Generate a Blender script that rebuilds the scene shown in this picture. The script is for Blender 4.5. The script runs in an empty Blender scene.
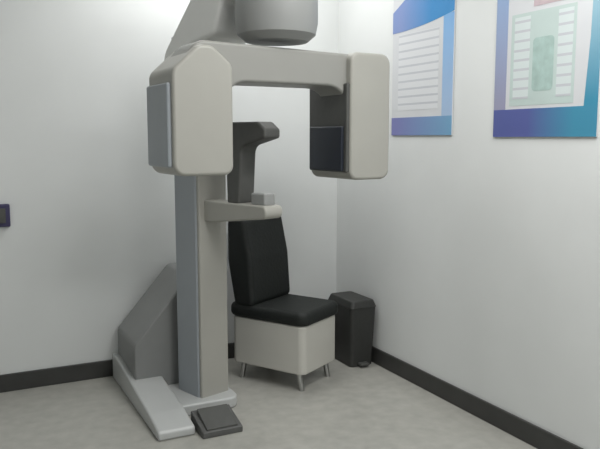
import bpy, bmesh, math
from mathutils import Vector, Matrix

S = bpy.context.scene
COL = S.collection

# ------------------------------------------------------------------ materials
def mat(name, col, rough=0.5, spec=0.5, var=0.0, scale=20.0, bump=0.0, metal=0.0):
    m = bpy.data.materials.new(name); m.use_nodes = True
    nt = m.node_tree; b = nt.nodes['Principled BSDF']
    b.inputs['Base Color'].default_value = (*col, 1)
    b.inputs['Roughness'].default_value = rough
    b.inputs['Specular IOR Level'].default_value = spec
    b.inputs['Metallic'].default_value = metal
    if var or bump:
        tc = nt.nodes.new('ShaderNodeTexCoord')
        n = nt.nodes.new('ShaderNodeTexNoise'); n.inputs['Scale'].default_value = scale
        n.inputs['Detail'].default_value = 5
        nt.links.new(tc.outputs['Object'], n.inputs['Vector'])
        if var:
            r = nt.nodes.new('ShaderNodeValToRGB')
            r.color_ramp.elements[0].position = 0.3; r.color_ramp.elements[1].position = 0.7
            r.color_ramp.elements[0].color = (*[c * (1 - var) for c in col], 1)
            r.color_ramp.elements[1].color = (*[min(1, c * (1 + var)) for c in col], 1)
            nt.links.new(n.outputs['Fac'], r.inputs['Fac'])
            nt.links.new(r.outputs['Color'], b.inputs['Base Color'])
        if bump:
            bp = nt.nodes.new('ShaderNodeBump'); bp.inputs['Strength'].default_value = bump
            bp.inputs['Distance'].default_value = 0.004
            nt.links.new(n.outputs['Fac'], bp.inputs['Height'])
            nt.links.new(bp.outputs['Normal'], b.inputs['Normal'])
    return m

def print_mat(name, ca, cb, lo, hi, axis='X', rough=0.35):
    """printed ink that runs from one colour to another along a board"""
    m = mat(name, ca, rough, 0.4)
    nt = m.node_tree; b = nt.nodes['Principled BSDF']
    tc = nt.nodes.new('ShaderNodeTexCoord'); sp = nt.nodes.new('ShaderNodeSeparateXYZ')
    mr = nt.nodes.new('ShaderNodeMapRange')
    mr.inputs['From Min'].default_value = lo; mr.inputs['From Max'].default_value = hi
    r = nt.nodes.new('ShaderNodeValToRGB')
    r.color_ramp.elements[0].color = (*ca, 1); r.color_ramp.elements[1].color = (*cb, 1)
    nt.links.new(tc.outputs['Object'], sp.inputs[0]); nt.links.new(sp.outputs[axis], mr.inputs['Value'])
    nt.links.new(mr.outputs['Result'], r.inputs['Fac']); nt.links.new(r.outputs['Color'], b.inputs['Base Color'])
    return m

def lines_mat(name, paper, pitch=0.042, duty=0.26):
    """print: thin grey lines too small to read, on the board's own paper"""
    m = mat(name, paper, 0.35, 0.4)
    nt = m.node_tree; b = nt.nodes['Principled BSDF']
    tc = nt.nodes.new('ShaderNodeTexCoord'); sp = nt.nodes.new('ShaderNodeSeparateXYZ')
    d = nt.nodes.new('ShaderNodeMath'); d.operation = 'DIVIDE'; d.inputs[1].default_value = pitch
    fr = nt.nodes.new('ShaderNodeMath'); fr.operation = 'FRACT'
    lt = nt.nodes.new('ShaderNodeMath'); lt.operation = 'LESS_THAN'; lt.inputs[1].default_value = duty
    mx = nt.nodes.new('ShaderNodeMix'); mx.data_type = 'RGBA'
    mx.inputs['A'].default_value = (*paper, 1); mx.inputs['B'].default_value = (0.50, 0.515, 0.55, 1)
    nt.links.new(tc.outputs['Object'], sp.inputs[0]); nt.links.new(sp.outputs['Z'], d.inputs[0])
    nt.links.new(d.outputs[0], fr.inputs[0]); nt.links.new(fr.outputs[0], lt.inputs[0])
    nt.links.new(lt.outputs[0], mx.inputs['Factor']); nt.links.new(mx.outputs['Result'], b.inputs['Base Color'])
    return m

M = dict(
    wall=mat('wall_paint', (0.70, 0.715, 0.71), 0.7, 0.3, 0.02, 3, 0.05),
    ceil=mat('ceiling_paint', (0.80, 0.80, 0.79), 0.8, 0.2, 0.02, 4),
    base=mat('baseboard_grey', (0.045, 0.045, 0.043), 0.45, 0.4, 0.1, 8),
    cream=mat('cream_enamel', (0.35, 0.343, 0.312), 0.4, 0.5, 0.02, 6),
    white=mat('white_enamel', (0.45, 0.46, 0.455), 0.35, 0.5, 0.02, 6),
    ivory=mat('ivory_enamel', (0.50, 0.49, 0.45), 0.4, 0.5, 0.02, 6),
    pale=mat('pale_enamel', (0.74, 0.74, 0.72), 0.45, 0.5, 0.02, 6),
    armgrey=mat('warm_grey_enamel', (0.27, 0.268, 0.25), 0.45, 0.5, 0.02, 6),
    bluegrey=mat('blue_grey_enamel', (0.30, 0.325, 0.35), 0.45, 0.5, 0.03, 6),
    housing=mat('wedge_grey', (0.22, 0.225, 0.222), 0.55, 0.35, 0.03, 6),
    grey=mat('grey_enamel', (0.27, 0.275, 0.27), 0.5, 0.4, 0.03, 6),
    dgrey=mat('dark_grey_plastic', (0.075, 0.076, 0.072), 0.5, 0.4, 0.06, 30, 0.1),
    midgrey=mat('mid_grey_plastic', (0.09, 0.09, 0.088), 0.5, 0.4, 0.06, 30, 0.1),
    black=mat('black_plastic', (0.02, 0.021, 0.02), 0.45, 0.4, 0.08, 30, 0.1),
    bin=mat('bin_plastic', (0.035, 0.036, 0.034), 0.5, 0.4, 0.06, 30),
    leather=mat('black_upholstery', (0.010, 0.012, 0.011), 0.6, 0.35, 0.15, 60, 0.3),
    navy=mat('navy_sensor_cover', (0.012, 0.016, 0.027), 0.35, 0.5, 0.06, 10),
    indigo=mat('dark_indigo_plastic', (0.045, 0.04, 0.10), 0.4, 0.4, 0.06, 20),
    metal=mat('brushed_steel', (0.45, 0.45, 0.44), 0.35, 0.5, 0.05, 40, 0, 1.0),
    paper=mat('poster_paper', (0.60, 0.61, 0.63), 0.35, 0.4, 0.02, 5),
    mint=mat('mint_print', (0.48, 0.57, 0.55), 0.35, 0.4, 0.03, 9),
    green=mat('pale_green_print', (0.36, 0.48, 0.45), 0.35, 0.4, 0.12, 25),
    pink=mat('muted_red_print', (0.50, 0.40, 0.43), 0.35, 0.4, 0.1, 25),
)
# floor: pale grey sheet vinyl with soft mottling and a low sheen
M['floor'] = mat('floor_vinyl', (0.37, 0.365, 0.335), 0.30, 0.45, 0.10, 14)

# ------------------------------------------------------------------ helpers
def link(name, bm, m, parent=None, origin=(0, 0, 0), bevel=0.0, seg=3, smooth=True, frame=None):
    """bm holds WORLD coordinates, or coordinates in `frame` (a matrix) when one is given."""
    if frame is None:
        bmesh.ops.translate(bm, verts=bm.verts, vec=-Vector(origin))
    bmesh.ops.recalc_face_normals(bm, faces=bm.faces)
    me = bpy.data.meshes.new(name); bm.to_mesh(me); bm.free()
    for p in me.polygons: p.use_smooth = smooth
    o = bpy.data.objects.new(name, me); COL.objects.link(o)
    me.materials.append(m)
    if parent is None:
        if frame is not None: o.matrix_world = frame
        else: o.location = origin
    else:
        o.parent = parent
    if bevel:
        b = o.modifiers.new('edge', 'BEVEL'); b.width = bevel; b.segments = seg
        b.limit_method = 'ANGLE'; b.angle_limit = math.radians(35)
        w = o.modifiers.new('wn', 'WEIGHTED_NORMAL'); w.keep_sharp = True
    elif smooth:
        w = o.modifiers.new('es', 'EDGE_SPLIT'); w.split_angle = math.radians(35)
    return o

def box(bm, c, ax, half):
    """box centred at c, axes ax (three vectors), half sizes"""
    c = Vector(c); A = [Vector(a).normalized() * h for a, h in zip(ax, half)]
    v = [bm.verts.new(c + sx * A[0] + sy * A[1] + sz * A[2])
         for sx in (-1, 1) for sy in (-1, 1) for sz in (-1, 1)]
    for f in ((0, 1, 3, 2), (4, 6, 7, 5), (0, 4, 5, 1), (2, 3, 7, 6), (0, 2, 6, 4), (1, 5, 7, 3)):
        bm.faces.new([v[i] for i in f])

def prism(bm, pts, o, ea, eb, ec, c0, c1):
    """polygon pts in the (ea, eb) plane at o, extruded along ec from c0 to c1"""
    o, ea, eb, ec = map(Vector, (o, ea, eb, ec))
    a = [bm.verts.new(o + ea * x + eb * y + ec * c0) for x, y in pts]
    b = [bm.verts.new(o + ea * x + eb * y + ec * c1) for x, y in pts]
    bm.faces.new(a); bm.faces.new(list(reversed(b)))
    n = len(pts)
    for i in range(n):
        bm.faces.new((a[i], b[i], b[(i + 1) % n], a[(i + 1) % n]))

def rounded(pts, rads, n=7):
    """polygon with each corner rounded by its own radius"""
    out = []
    L = len(pts)
    for i in range(L):
        p = Vector(pts[i]).to_2d(); r = rads[i]
        if r <= 0: out.append(tuple(p)); continue
        a = (Vector(pts[i - 1]).to_2d() - p).normalized(); b = (Vector(pts[(i + 1) % L]).to_2d() - p).normalized()
        ang = a.angle(b); d = r / math.tan(ang / 2)
        ctr = p + (a + b).normalized() * (r / math.sin(ang / 2))
        s = p + a * d - ctr; e = p + b * d - ctr
        t0 = math.atan2(s.y, s.x); t1 = math.atan2(e.y, e.x)
        while t1 - t0 > math.pi: t1 -= 2 * math.pi
        while t1 - t0 < -math.pi: t1 += 2 * math.pi
        for k in range(n + 1):
            t = t0 + (t1 - t0) * k / n
            out.append((ctr.x + r * math.cos(t), ctr.y + r * math.sin(t)))
    return out

def lathe(bm, c, prof, n=40):
    """profile [(r, z)] turned about the vertical through c"""
    c = Vector(c); rings = []
    for r, z in prof:
        rings.append([bm.verts.new(c + Vector((r * math.cos(2 * math.pi * k / n), r * math.sin(2 * math.pi * k / n), z))) for k in range(n)])
    for a, b in zip(rings, rings[1:]):
        for k in range(n):
            bm.faces.new((a[k], a[(k + 1) % n], b[(k + 1) % n], b[k]))
    bm.faces.new(rings[0]); bm.faces.new(rings[-1])

def tube(bm, pts, r, n=14):
    pts = [Vector(p) for p in pts]; rings = []
    for i, p in enumerate(pts):
        d = (pts[min(i + 1, len(pts) - 1)] - pts[max(i - 1, 0)]).normalized()
        x = d.orthogonal().normalized() if i == 0 else (x - d * x.dot(d)).normalized()
        y = d.cross(x)
        rings.append([bm.verts.new(p + x * r * math.cos(2 * math.pi * k / n) + y * r * math.sin(2 * math.pi * k / n)) for k in range(n)])
    for a, b in zip(rings, rings[1:]):
        for k in range(n):
            bm.faces.new((a[k], a[(k + 1) % n], b[(k + 1) % n], b[k]))
    bm.faces.new(rings[0]); bm.faces.new(rings[-1])

def thing(name, loc, label, cat, group=None):
    o = bpy.data.objects.new(name, None); COL.objects.link(o)
    o.location = loc; o.empty_display_size = 0.2
    o['label'] = label; o['category'] = cat
    if group: o['group'] = group
    return o

def structure(o): o['kind'] = 'structure'; return o

Z = Vector((0, 0, 1))

# ------------------------------------------------------------------ room frame
# the room's corner; U runs along the left wall towards the corner, V out of that wall
CX, CY = 0.2486, 4.7034
TH = math.radians(26.7)
U = Vector((math.cos(TH), math.sin(TH), 0)); V = Vector((math.sin(TH), -math.cos(TH), 0))
ROOM = Matrix.Translation((CX, CY, 0)) @ Matrix.Rotation(TH, 4, 'Z')    # local x = U, y = -V
RW, RD, RH, T = 3.7, 5.4, 2.75, 0.1
def W(a, v, z): return Vector((CX, CY, 0)) + U * a + V * v + Z * z       # a along the left wall, v out of it

def rbox(name, x0, x1, y0, y1, z0, z1, m, bevel=0):
    bm = bmesh.new()
    box(bm, ((x0 + x1) / 2, (y0 + y1) / 2, (z0 + z1) / 2), ((1, 0, 0), (0, 1, 0), (0, 0, 1)), ((x1 - x0) / 2, (y1 - y0) / 2, (z1 - z0) / 2))
    return structure(link(name, bm, m, frame=ROOM, smooth=False, bevel=bevel))

rbox('floor', -RW - T, T, -RD - T, T, -T, 0, M['floor'])
rbox('ceiling', -RW - T, T, -RD - T, T, RH, RH + T, M['ceil'])
rbox('wall_left', -RW - T, 0, 0, T, 0, RH, M['wall'])
rbox('wall_right', 0, T, -RD - T, T, 0, RH, M['wall'])
rbox('wall_far_side', -RW - T, -RW, -RD - T, 0, 0, RH, M['wall'])
rbox('wall_behind', -RW, 0, -RD - T, -RD, 0, RH, M['wall'])
BH = 0.10
rbox('baseboard_left', -RW, 0, -0.014, 0, 0, BH, M['base'], 0.004)
rbox('baseboard_right', -0.014, 0, -RD, -0.014, 0, BH, M['base'], 0.004)

# ------------------------------------------------------------------ posters on the right wall
def poster(name, s0, s1, z0, z1, label):
    """a board on the right wall between distances s0..s1 from the corner; children in its own frame: x to the right, z up, y into the wall"""
    o = W(-0.001, s0, z0)
    t = thing(name, o, label, 'poster', None)
    t.rotation_euler = (0, 0, math.atan2(V.y, V.x))
    w, h = s1 - s0, z1 - z0
    return t, w, h

def flat(name, parent, m, pts, d0, d1):
    """thin printed sheet: polygon in the board's own plane, from depth d0 to d1 off the wall"""
    bm = bmesh.new()
    prism(bm, pts, (0, 0, 0), (1, 0, 0), (0, 0, 1), (0, -1, 0), d0, d1)
    return link(name, bm, m, parent, frame=Matrix(), smooth=False)

def rect(x0, x1, z0, z1): return [(x0, z0), (x1, z0), (x1, z1), (x0, z1)]

def curve_band(x0, x1, zf, ztop, n=16):
    pts = [(x0 + (x1 - x0) * k / n, zf((k / n))) for k in range(n + 1)]
    return pts + [(x1, ztop), (x0, ztop)]

t, w, h = poster('poster', 0.650, 1.195, 1.415, 2.32, 'white poster with bright blue header, nearer the wall corner and machine')
flat('board', t, M['paper'], rect(0, w, 0, h), 0.0, 0.006)
flat('header', t, print_mat('ink_header', (0.19, 0.26, 0.50), (0.03, 0.23, 0.52), 0.08, 0.36),
     curve_band(0, w, lambda k: 0.575 + 0.05 * k * k, h)[:-1] + [(w * 0.55, h), (w * 0.33, 0.78), (0.0, 0.69)], 0.006, 0.0075)
flat('footer_band', t, print_mat('ink_footer', (0.18, 0.19, 0.42), (0.16, 0.34, 0.52), 0.05, w),
     curve_band(0, w, lambda k: 0.0, 0.10), 0.006, 0.0075)
flat('side_border', t, print_mat('ink_border', (0.36, 0.48, 0.66), (0.20, 0.40, 0.68), 0.1, 0.6, 'Z'), rect(w - 0.085, w, 0.10, 0.62), 0.006, 0.0072)
flat('text_block', t, lines_mat('ink_lines', (0.66, 0.67, 0.69)), rect(0.06, w - 0.12, 0.14, 0.56), 0.006, 0.0068)

t, w, h = poster('poster', 1.505, 2.10, 1.405, 2.32, 'pale mint poster with indigo to teal bottom band, nearer the right edge')
flat('board', t, M['paper'], rect(0, w, 0, h), 0.0, 0.006)
flat('footer_band', t, print_mat('ink_footer_teal', (0.09, 0.11, 0.31), (0.055, 0.25, 0.38), 0.22, w * 0.8), rect(0, w, 0, 0.125), 0.006, 0.0075)
flat('side_border', t, print_mat('ink_border_left', (0.30, 0.30, 0.42), (0.26, 0.36, 0.56), 0.15, 0.62, 'Z'), rect(0, 0.075, 0.118, h), 0.006, 0.0074)
flat('side_border', t, print_mat('ink_border_teal', (0.05, 0.25, 0.38), (0.32, 0.48, 0.56), 0.15, 0.62, 'Z'), 
     [(w - 0.07, 0.118), (w, 0.118), (w, h), (w - 0.04, h), (w - 0.05, 0.40)], 0.006, 0.0074)
flat('content_panel', t, M['mint'], rect(0.10, w - 0.125, 0.14, 0.545), 0.006, 0.0068)
flat('title', t, M['pink'], rect(0.23, 0.47, 0.565, 0.66), 0.006, 0.0072)
flat('figure', t, M['green'], rounded(rect(0.235, 0.355, 0.20, 0.43), [0.02] * 4), 0.0068, 0.0076)
for x0, x1 in ((0.12, 0.215), (0.375, 0.455)):
    flat('text_block', t, lines_mat('ink_lines_mint', (0.60, 0.66, 0.66)), rect(x0, x1, 0.17, 0.53), 0.0068, 0.0074)

# ------------------------------------------------------------------ small dark box on the left wall, cut by the frame
o = W(-2.09, 0, 0.985)
t = thing('switch_box', o, 'small dark indigo box on the left wall, cut by the photo edge', 'switch')
bm = bmesh.new(); box(bm, W(-2.09, 0.016, 0.985), (U, V, Z), (0.045, 0.016, 0.062))
link('housing', bm, M['indigo'], t, o, 0.008)
bm = bmesh.new(); box(bm, W(-2.09, 0.0345, 0.985), (U, V, Z), (0.022, 0.0035, 0.04))
link('button', bm, M['dgrey'], t, o, 0.003)

# ------------------------------------------------------------------ panoramic x-ray unit
CC = Vector((-0.523, 3.633, 0))                       # column centre on the floor
AX = Vector((-0.105, 3.205, 0))                       # axis of the rotating arm
F = (AX - CC).normalized(); REACH = (AX - CC).length  # direction of the overhead arm
E_ = Vector((-F.y, F.x, 0))                           # across the column's front
X = thing('dental_x_ray_machine', CC, 'cream and grey dental panoramic x-ray machine standing in the corner', 'x-ray machine')

# base: shallow wedge from the wall to the front, aligned with the wall
rel = CC - Vector((CX, CY, 0)); ca, cv = rel.dot(U), rel.dot(V)
bm = bmesh.new()
prof = rounded([(0.03, 0), (0.03, 0.15), (0.16, 0.15), (cv + 0.25, 0.075), (cv + 0.42, 0.045), (cv + 0.42, 0)], [0, 0.03, 0.05, 0.1, 0.02, 0])
prism(bm, prof, W(0, 0, 0), V, Z, U, ca - 0.36, ca - 0.18)
link('base', bm, M['white'], X, CC, 0.012)
bm = bmesh.new()
prism(bm, rounded([(ca - 0.19, 0.36), (ca + 0.14, 0.36), (ca + 0.14, cv + 0.19), (ca - 0.19, cv + 0.19)], [0, 0.05, 0.06, 0]), W(0, 0, 0), U, V, Z, 0, 0.06)
link('base_plate', bm, M['white'], X, CC, 0.012)
# plain grey wedge behind the column, sloping down to the left
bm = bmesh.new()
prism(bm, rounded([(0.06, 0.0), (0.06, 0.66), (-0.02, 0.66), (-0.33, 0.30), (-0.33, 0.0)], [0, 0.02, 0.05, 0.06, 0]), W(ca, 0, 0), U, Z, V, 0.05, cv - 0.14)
link('rear_wedge', bm, M['housing'], X, CC, 0.012)
# column
bm = bmesh.new()
box(bm, CC + Z * 0.955, (F, E_, Z), (0.094, 0.095, 0.955))
link('column', bm, M['bluegrey'], X, CC, 0.012)
bm = bmesh.new()
box(bm, CC + F * 0.102 + Z * 0.70, (F, E_, Z), (0.012, 0.088, 0.69))
link('column_cover', bm, M['cream'], X, CC, 0.008)
# overhead carriage rising behind the left head and reaching out over the axis
bm = bmesh.new()
prof = rounded([(0.12, 1.50), (0.12, 1.84), (0.32, 1.87), (0.38, 2.02), (REACH + 0.16, 2.07), (REACH + 0.16, 2.30), (0.20, 2.30), (0.18, 2.10), (-0.10, 1.82), (-0.10, 1.5)],
               [0.02, 0.04, 0.06, 0.05, 0.06, 0.06, 0.05, 0.1, 0.1, 0.02])
prism(bm, prof, CC, F, Z, E_, -0.14, 0.12)
link('overhead_arm', bm, M['pale'], X, CC, 0.02)
bm = bmesh.new()
lathe(bm, AX + Z * 1.825, [(0.14, 0), (0.175, 0.03), (0.185, 0.08), (0.185, 0.22), (0.16, 0.27)])
link('swivel_joint', bm, M['grey'], X, CC, 0)
# rotating arm: arch between the two heads
AT = math.radians(30)
A = Vector((math.cos(AT), math.sin(AT), 0)); B = Vector((math.sin(AT), -math.cos(AT), 0))
P1 = Vector((-0.536, 2.80, 0)); LEN = 1.113; TL = 0.30; TR = 0.225; HW = 0.30
bm = bmesh.new()
arch = rounded([(0.05, 1.60), (0.05, 1.66), (0.16, 1.80), (LEN - 0.02, 1.78), (LEN - 0.02, 1.50), (LEN - TR + 0.02, 1.50), (LEN - TR + 0.02, 1.635), (TL - 0.02, 1.635), (TL - 0.02, 1.50), (0.05, 1.50)],
               [0, 0.02, 0.08, 0.05, 0, 0, 0.12, 0.10, 0, 0])
prism(bm, arch, P1, A, Z, -B, 0.04, HW - 0.05)
RA = link('rotating_arm', bm, M['armgrey'], X, CC, 0.015)
# tube head at the left
bm = bmesh.new()
prof = rounded([(0.035, 1.245), (TL, 1.245), (TL, 1.70), (0.21, 1.775), (0.15, 1.775), (0.035, 1.67)], [0.05, 0.04, 0.05, 0.05, 0.05, 0.05])
prism(bm, prof, P1, A, Z, -B, 0, HW)
TB = link('tube_head', bm, M['cream'], RA, CC, 0.015)
bm = bmesh.new()
box(bm, P1 + A * 0.029 - B * (HW / 2) + Z * 1.45, (A, B, Z), (0.012, HW / 2 - 0.02, 0.17))
link('side_panel', bm, M['bluegrey'], RA, CC, 0.01)
SW = 0.36
# sensor head at the right with its dark inner face
bm = bmesh.new()
prof = rounded([(LEN - TR, 1.205), (LEN, 1.205), (LEN, 1.79), (LEN - TR, 1.79)], [0.04, 0.05, 0.05, 0.04])
prism(bm, prof, P1, A, Z, -B, 0, SW)
link('sensor_head', bm, M['cream'], RA, CC, 0.015)
bm = bmesh.new()
box(bm, P1 + A * (LEN - TR - 0.004) - B * (SW / 2) + Z * 1.445, (A, B, Z), (0.012, SW / 2 - 0.012, 0.205))
link('sensor_shroud', bm, M['dgrey'], RA, CC, 0.008)
bm = bmesh.new()
box(bm, P1 + A * (LEN - TR - 0.018) - B * (SW / 2) + Z * 1.35, (A, B, Z), (0.012, SW / 2 - 0.035, 0.105))
link('sensor_panel', bm, M['navy'], RA, CC, 0.008)
# patient support
bm = bmesh.new()
prof = rounded([(0.10, 0.98), (0.16, 0.98), (0.58, 1.03), (0.58, 1.09), (0.10, 1.09)], [0, 0.02, 0.03, 0.03, 0])
prism(bm, prof, CC, F, Z, E_, -0.055, 0.055)
link('support_arm', bm, M['cream'], X, CC, 0.01)
bm = bmesh.new()
prof = rounded([(0.29, 1.085), (0.38, 1.085), (0.40, 1.36), (0.57, 1.40), (0.57, 1.44), (0.52, 1.475), (0.31, 1.475), (0.28, 1.44)],
               [0.0, 0.0, 0.05, 0.015, 0.015, 0.03, 0.03, 0.02])
prism(bm, prof, CC, F, Z, E_, -0.05, 0.05)
HR = link('head_rest', bm, M['dgrey'], X, CC, 0.012)
bm = bmesh.new()
box(bm, CC + F * 0.50 + Z * 1.115, (F, E_, Z), (0.05, 0.035, 0.03))
link('chin_rest', bm, M['grey'], X, CC, 0.01)
# foot pedal lying in front of the base
pc = Vector((-0.4076, 3.2596, 0))
t = thing('foot_pedal', pc, 'dark grey foot pedal on the floor before the white base', 'foot pedal')
bm = bmesh.new(); prism(bm, rounded([(-0.09, 0), (0.10, 0), (0.10, 0.03), (-0.09, 0.075)], [0, 0, 0.008, 0.008]), pc, V, Z, U, -0.10, 0.10)
link('housing', bm, M['midgrey'], t, pc, 0.005)
bm = bmesh.new(); prism(bm, rounded([(-0.06, 0.062), (0.09, 0.028), (0.09, 0.042), (-0.06, 0.092)], [0, 0, 0.004, 0.006]), pc, V, Z, U, -0.078, 0.078)
link('treadle', bm, M['dgrey'], t, pc, 0.004)

# ------------------------------------------------------------------ black padded chair by the left wall
cc = Vector((-0.09, 4.00, 0))
CA = math.radians(-33)
f = Vector((math.cos(CA), math.sin(CA), 0)); s = Vector((-f.y, f.x, 0))
K = thing('padded_chair', cc, 'low black padded chair with cream underframe, behind the x-ray machine', 'chair')
bm = bmesh.new(); prism(bm, rounded([(-0.27, -0.20), (0.27, -0.20), (0.27, 0.20), (-0.27, 0.20)], [0.06] * 4), cc, f, s, Z, 0.375, 0.455)
link('seat', bm, M['leather'], K, cc, 0.03, 4)
bm = bmesh.new(); prism(bm, rounded([(-0.22, 0.44), (-0.08, 0.44), (-0.10, 0.72), (-0.15, 0.95), (-0.27, 0.95), (-0.27, 0.70)], [0.03, 0.04, 0.2, 0.04, 0.04, 0.2]), cc, f, Z, s, -0.20, 0.20)
link('backrest', bm, M['leather'], K, cc, 0.03, 4)
bm = bmesh.new(); prism(bm, rounded([(-0.25, -0.185), (0.25, -0.185), (0.25, 0.185), (-0.25, 0.185)], [0.04] * 4), cc, f, s, Z, 0.10, 0.375)
link('underframe', bm, M['ivory'], K, cc, 0.01)
for a in (-1, 1):
    for b in (-1, 1):
        bm = bmesh.new()
        p = cc + f * 0.19 * a + s * 0.14 * b
        tube(bm, [p + Z * 0.10, p + f * 0.02 * a + Z * 0.012, p + f * 0.02 * a], 0.016)
        link('leg', bm, M['metal'], K, cc)

# ------------------------------------------------------------------ black bin by the right wall
bc = W(-0.112, 0.39, 0)
Bn = thing('waste_bin', bc, 'slim black lidded waste bin on the floor against the right wall', 'bin')
def taper(bm, z0, z1, hx0, hy0, hx1, hy1, r=0.025):
    rr = lambda hx, hy: rounded([(-hx, -hy), (hx, -hy), (hx, hy), (-hx, hy)], [r] * 4, 5)
    a = [bm.verts.new(bc + U * x + V * y + Z * z0) for x, y in rr(hx0, hy0)]
    b = [bm.verts.new(bc + U * x + V * y + Z * z1) for x, y in rr(hx1, hy1)]
    bm.faces.new(a); bm.faces.new(b); n = len(a)
    for k in range(n): bm.faces.new((a[k], a[(k + 1) % n], b[(k + 1) % n], b[k]))
bm = bmesh.new(); taper(bm, 0, 0.37, 0.08, 0.13, 0.092, 0.15)
link('bucket', bm, M['bin'], Bn, bc, 0.005)
bm = bmesh.new(); taper(bm, 0.368, 0.415, 0.096, 0.156, 0.08, 0.14)
link('lid', bm, M['bin'], Bn, bc, 0.008)
bm = bmesh.new(); box(bm, bc + V * 0.15 + Z * 0.02, (V, U, Z), (0.022, 0.03, 0.008))
link('pedal', bm, M['dgrey'], Bn, bc, 0.004)

# ------------------------------------------------------------------ light: ceiling panels of the room
def panel(a, v, e, sx=0.6, sy=0.6, col=(1.0, 1.0, 0.985)):
    l = bpy.data.lights.new('ceiling_panel_light', 'AREA'); l.shape = 'RECTANGLE'; l.size = sx; l.size_y = sy
    l.energy = e; l.color = col
    o = bpy.data.objects.new('ceiling_panel_light', l); COL.objects.link(o)
    o.location = W(a, v, RH - 0.02); o.rotation_euler = (0, 0, TH)
panel(-0.85, 0.50, 16.5, 1.2, 0.5)
panel(-0.85, 2.40, 33, 1.2, 0.6)
panel(-0.80, 4.10, 37, 1.2, 0.6)
wd = bpy.data.worlds.new('world'); S.world = wd; wd.use_nodes = True
wd.node_tree.nodes['Background'].inputs['Color'].default_value = (0.5, 0.55, 0.6, 1)
wd.node_tree.nodes['Background'].inputs['Strength'].default_value = 0.2

# ------------------------------------------------------------------ camera
cam = bpy.data.cameras.new('camera'); co = bpy.data.objects.new('camera', cam); COL.objects.link(co)
cam.sensor_width = 36; cam.lens = 36 * 700 / 600; cam.clip_start = 0.05
co.location = (0, 0, 1.40); co.rotation_euler = (math.radians(90 - 7.044), 0, 0)
S.camera = co
S.view_settings.view_transform = 'Standard'; S.view_settings.look = 'None'
S.view_settings.exposure = 0.0; S.view_settings.gamma = 1.0

# turn the whole place so that the room's walls run along the world axes
bpy.context.view_layer.update()
R = Matrix.Rotation(-TH, 4, 'Z')
for o in list(COL.objects):
    if o.parent is None:
        o.matrix_world = R @ o.matrix_world
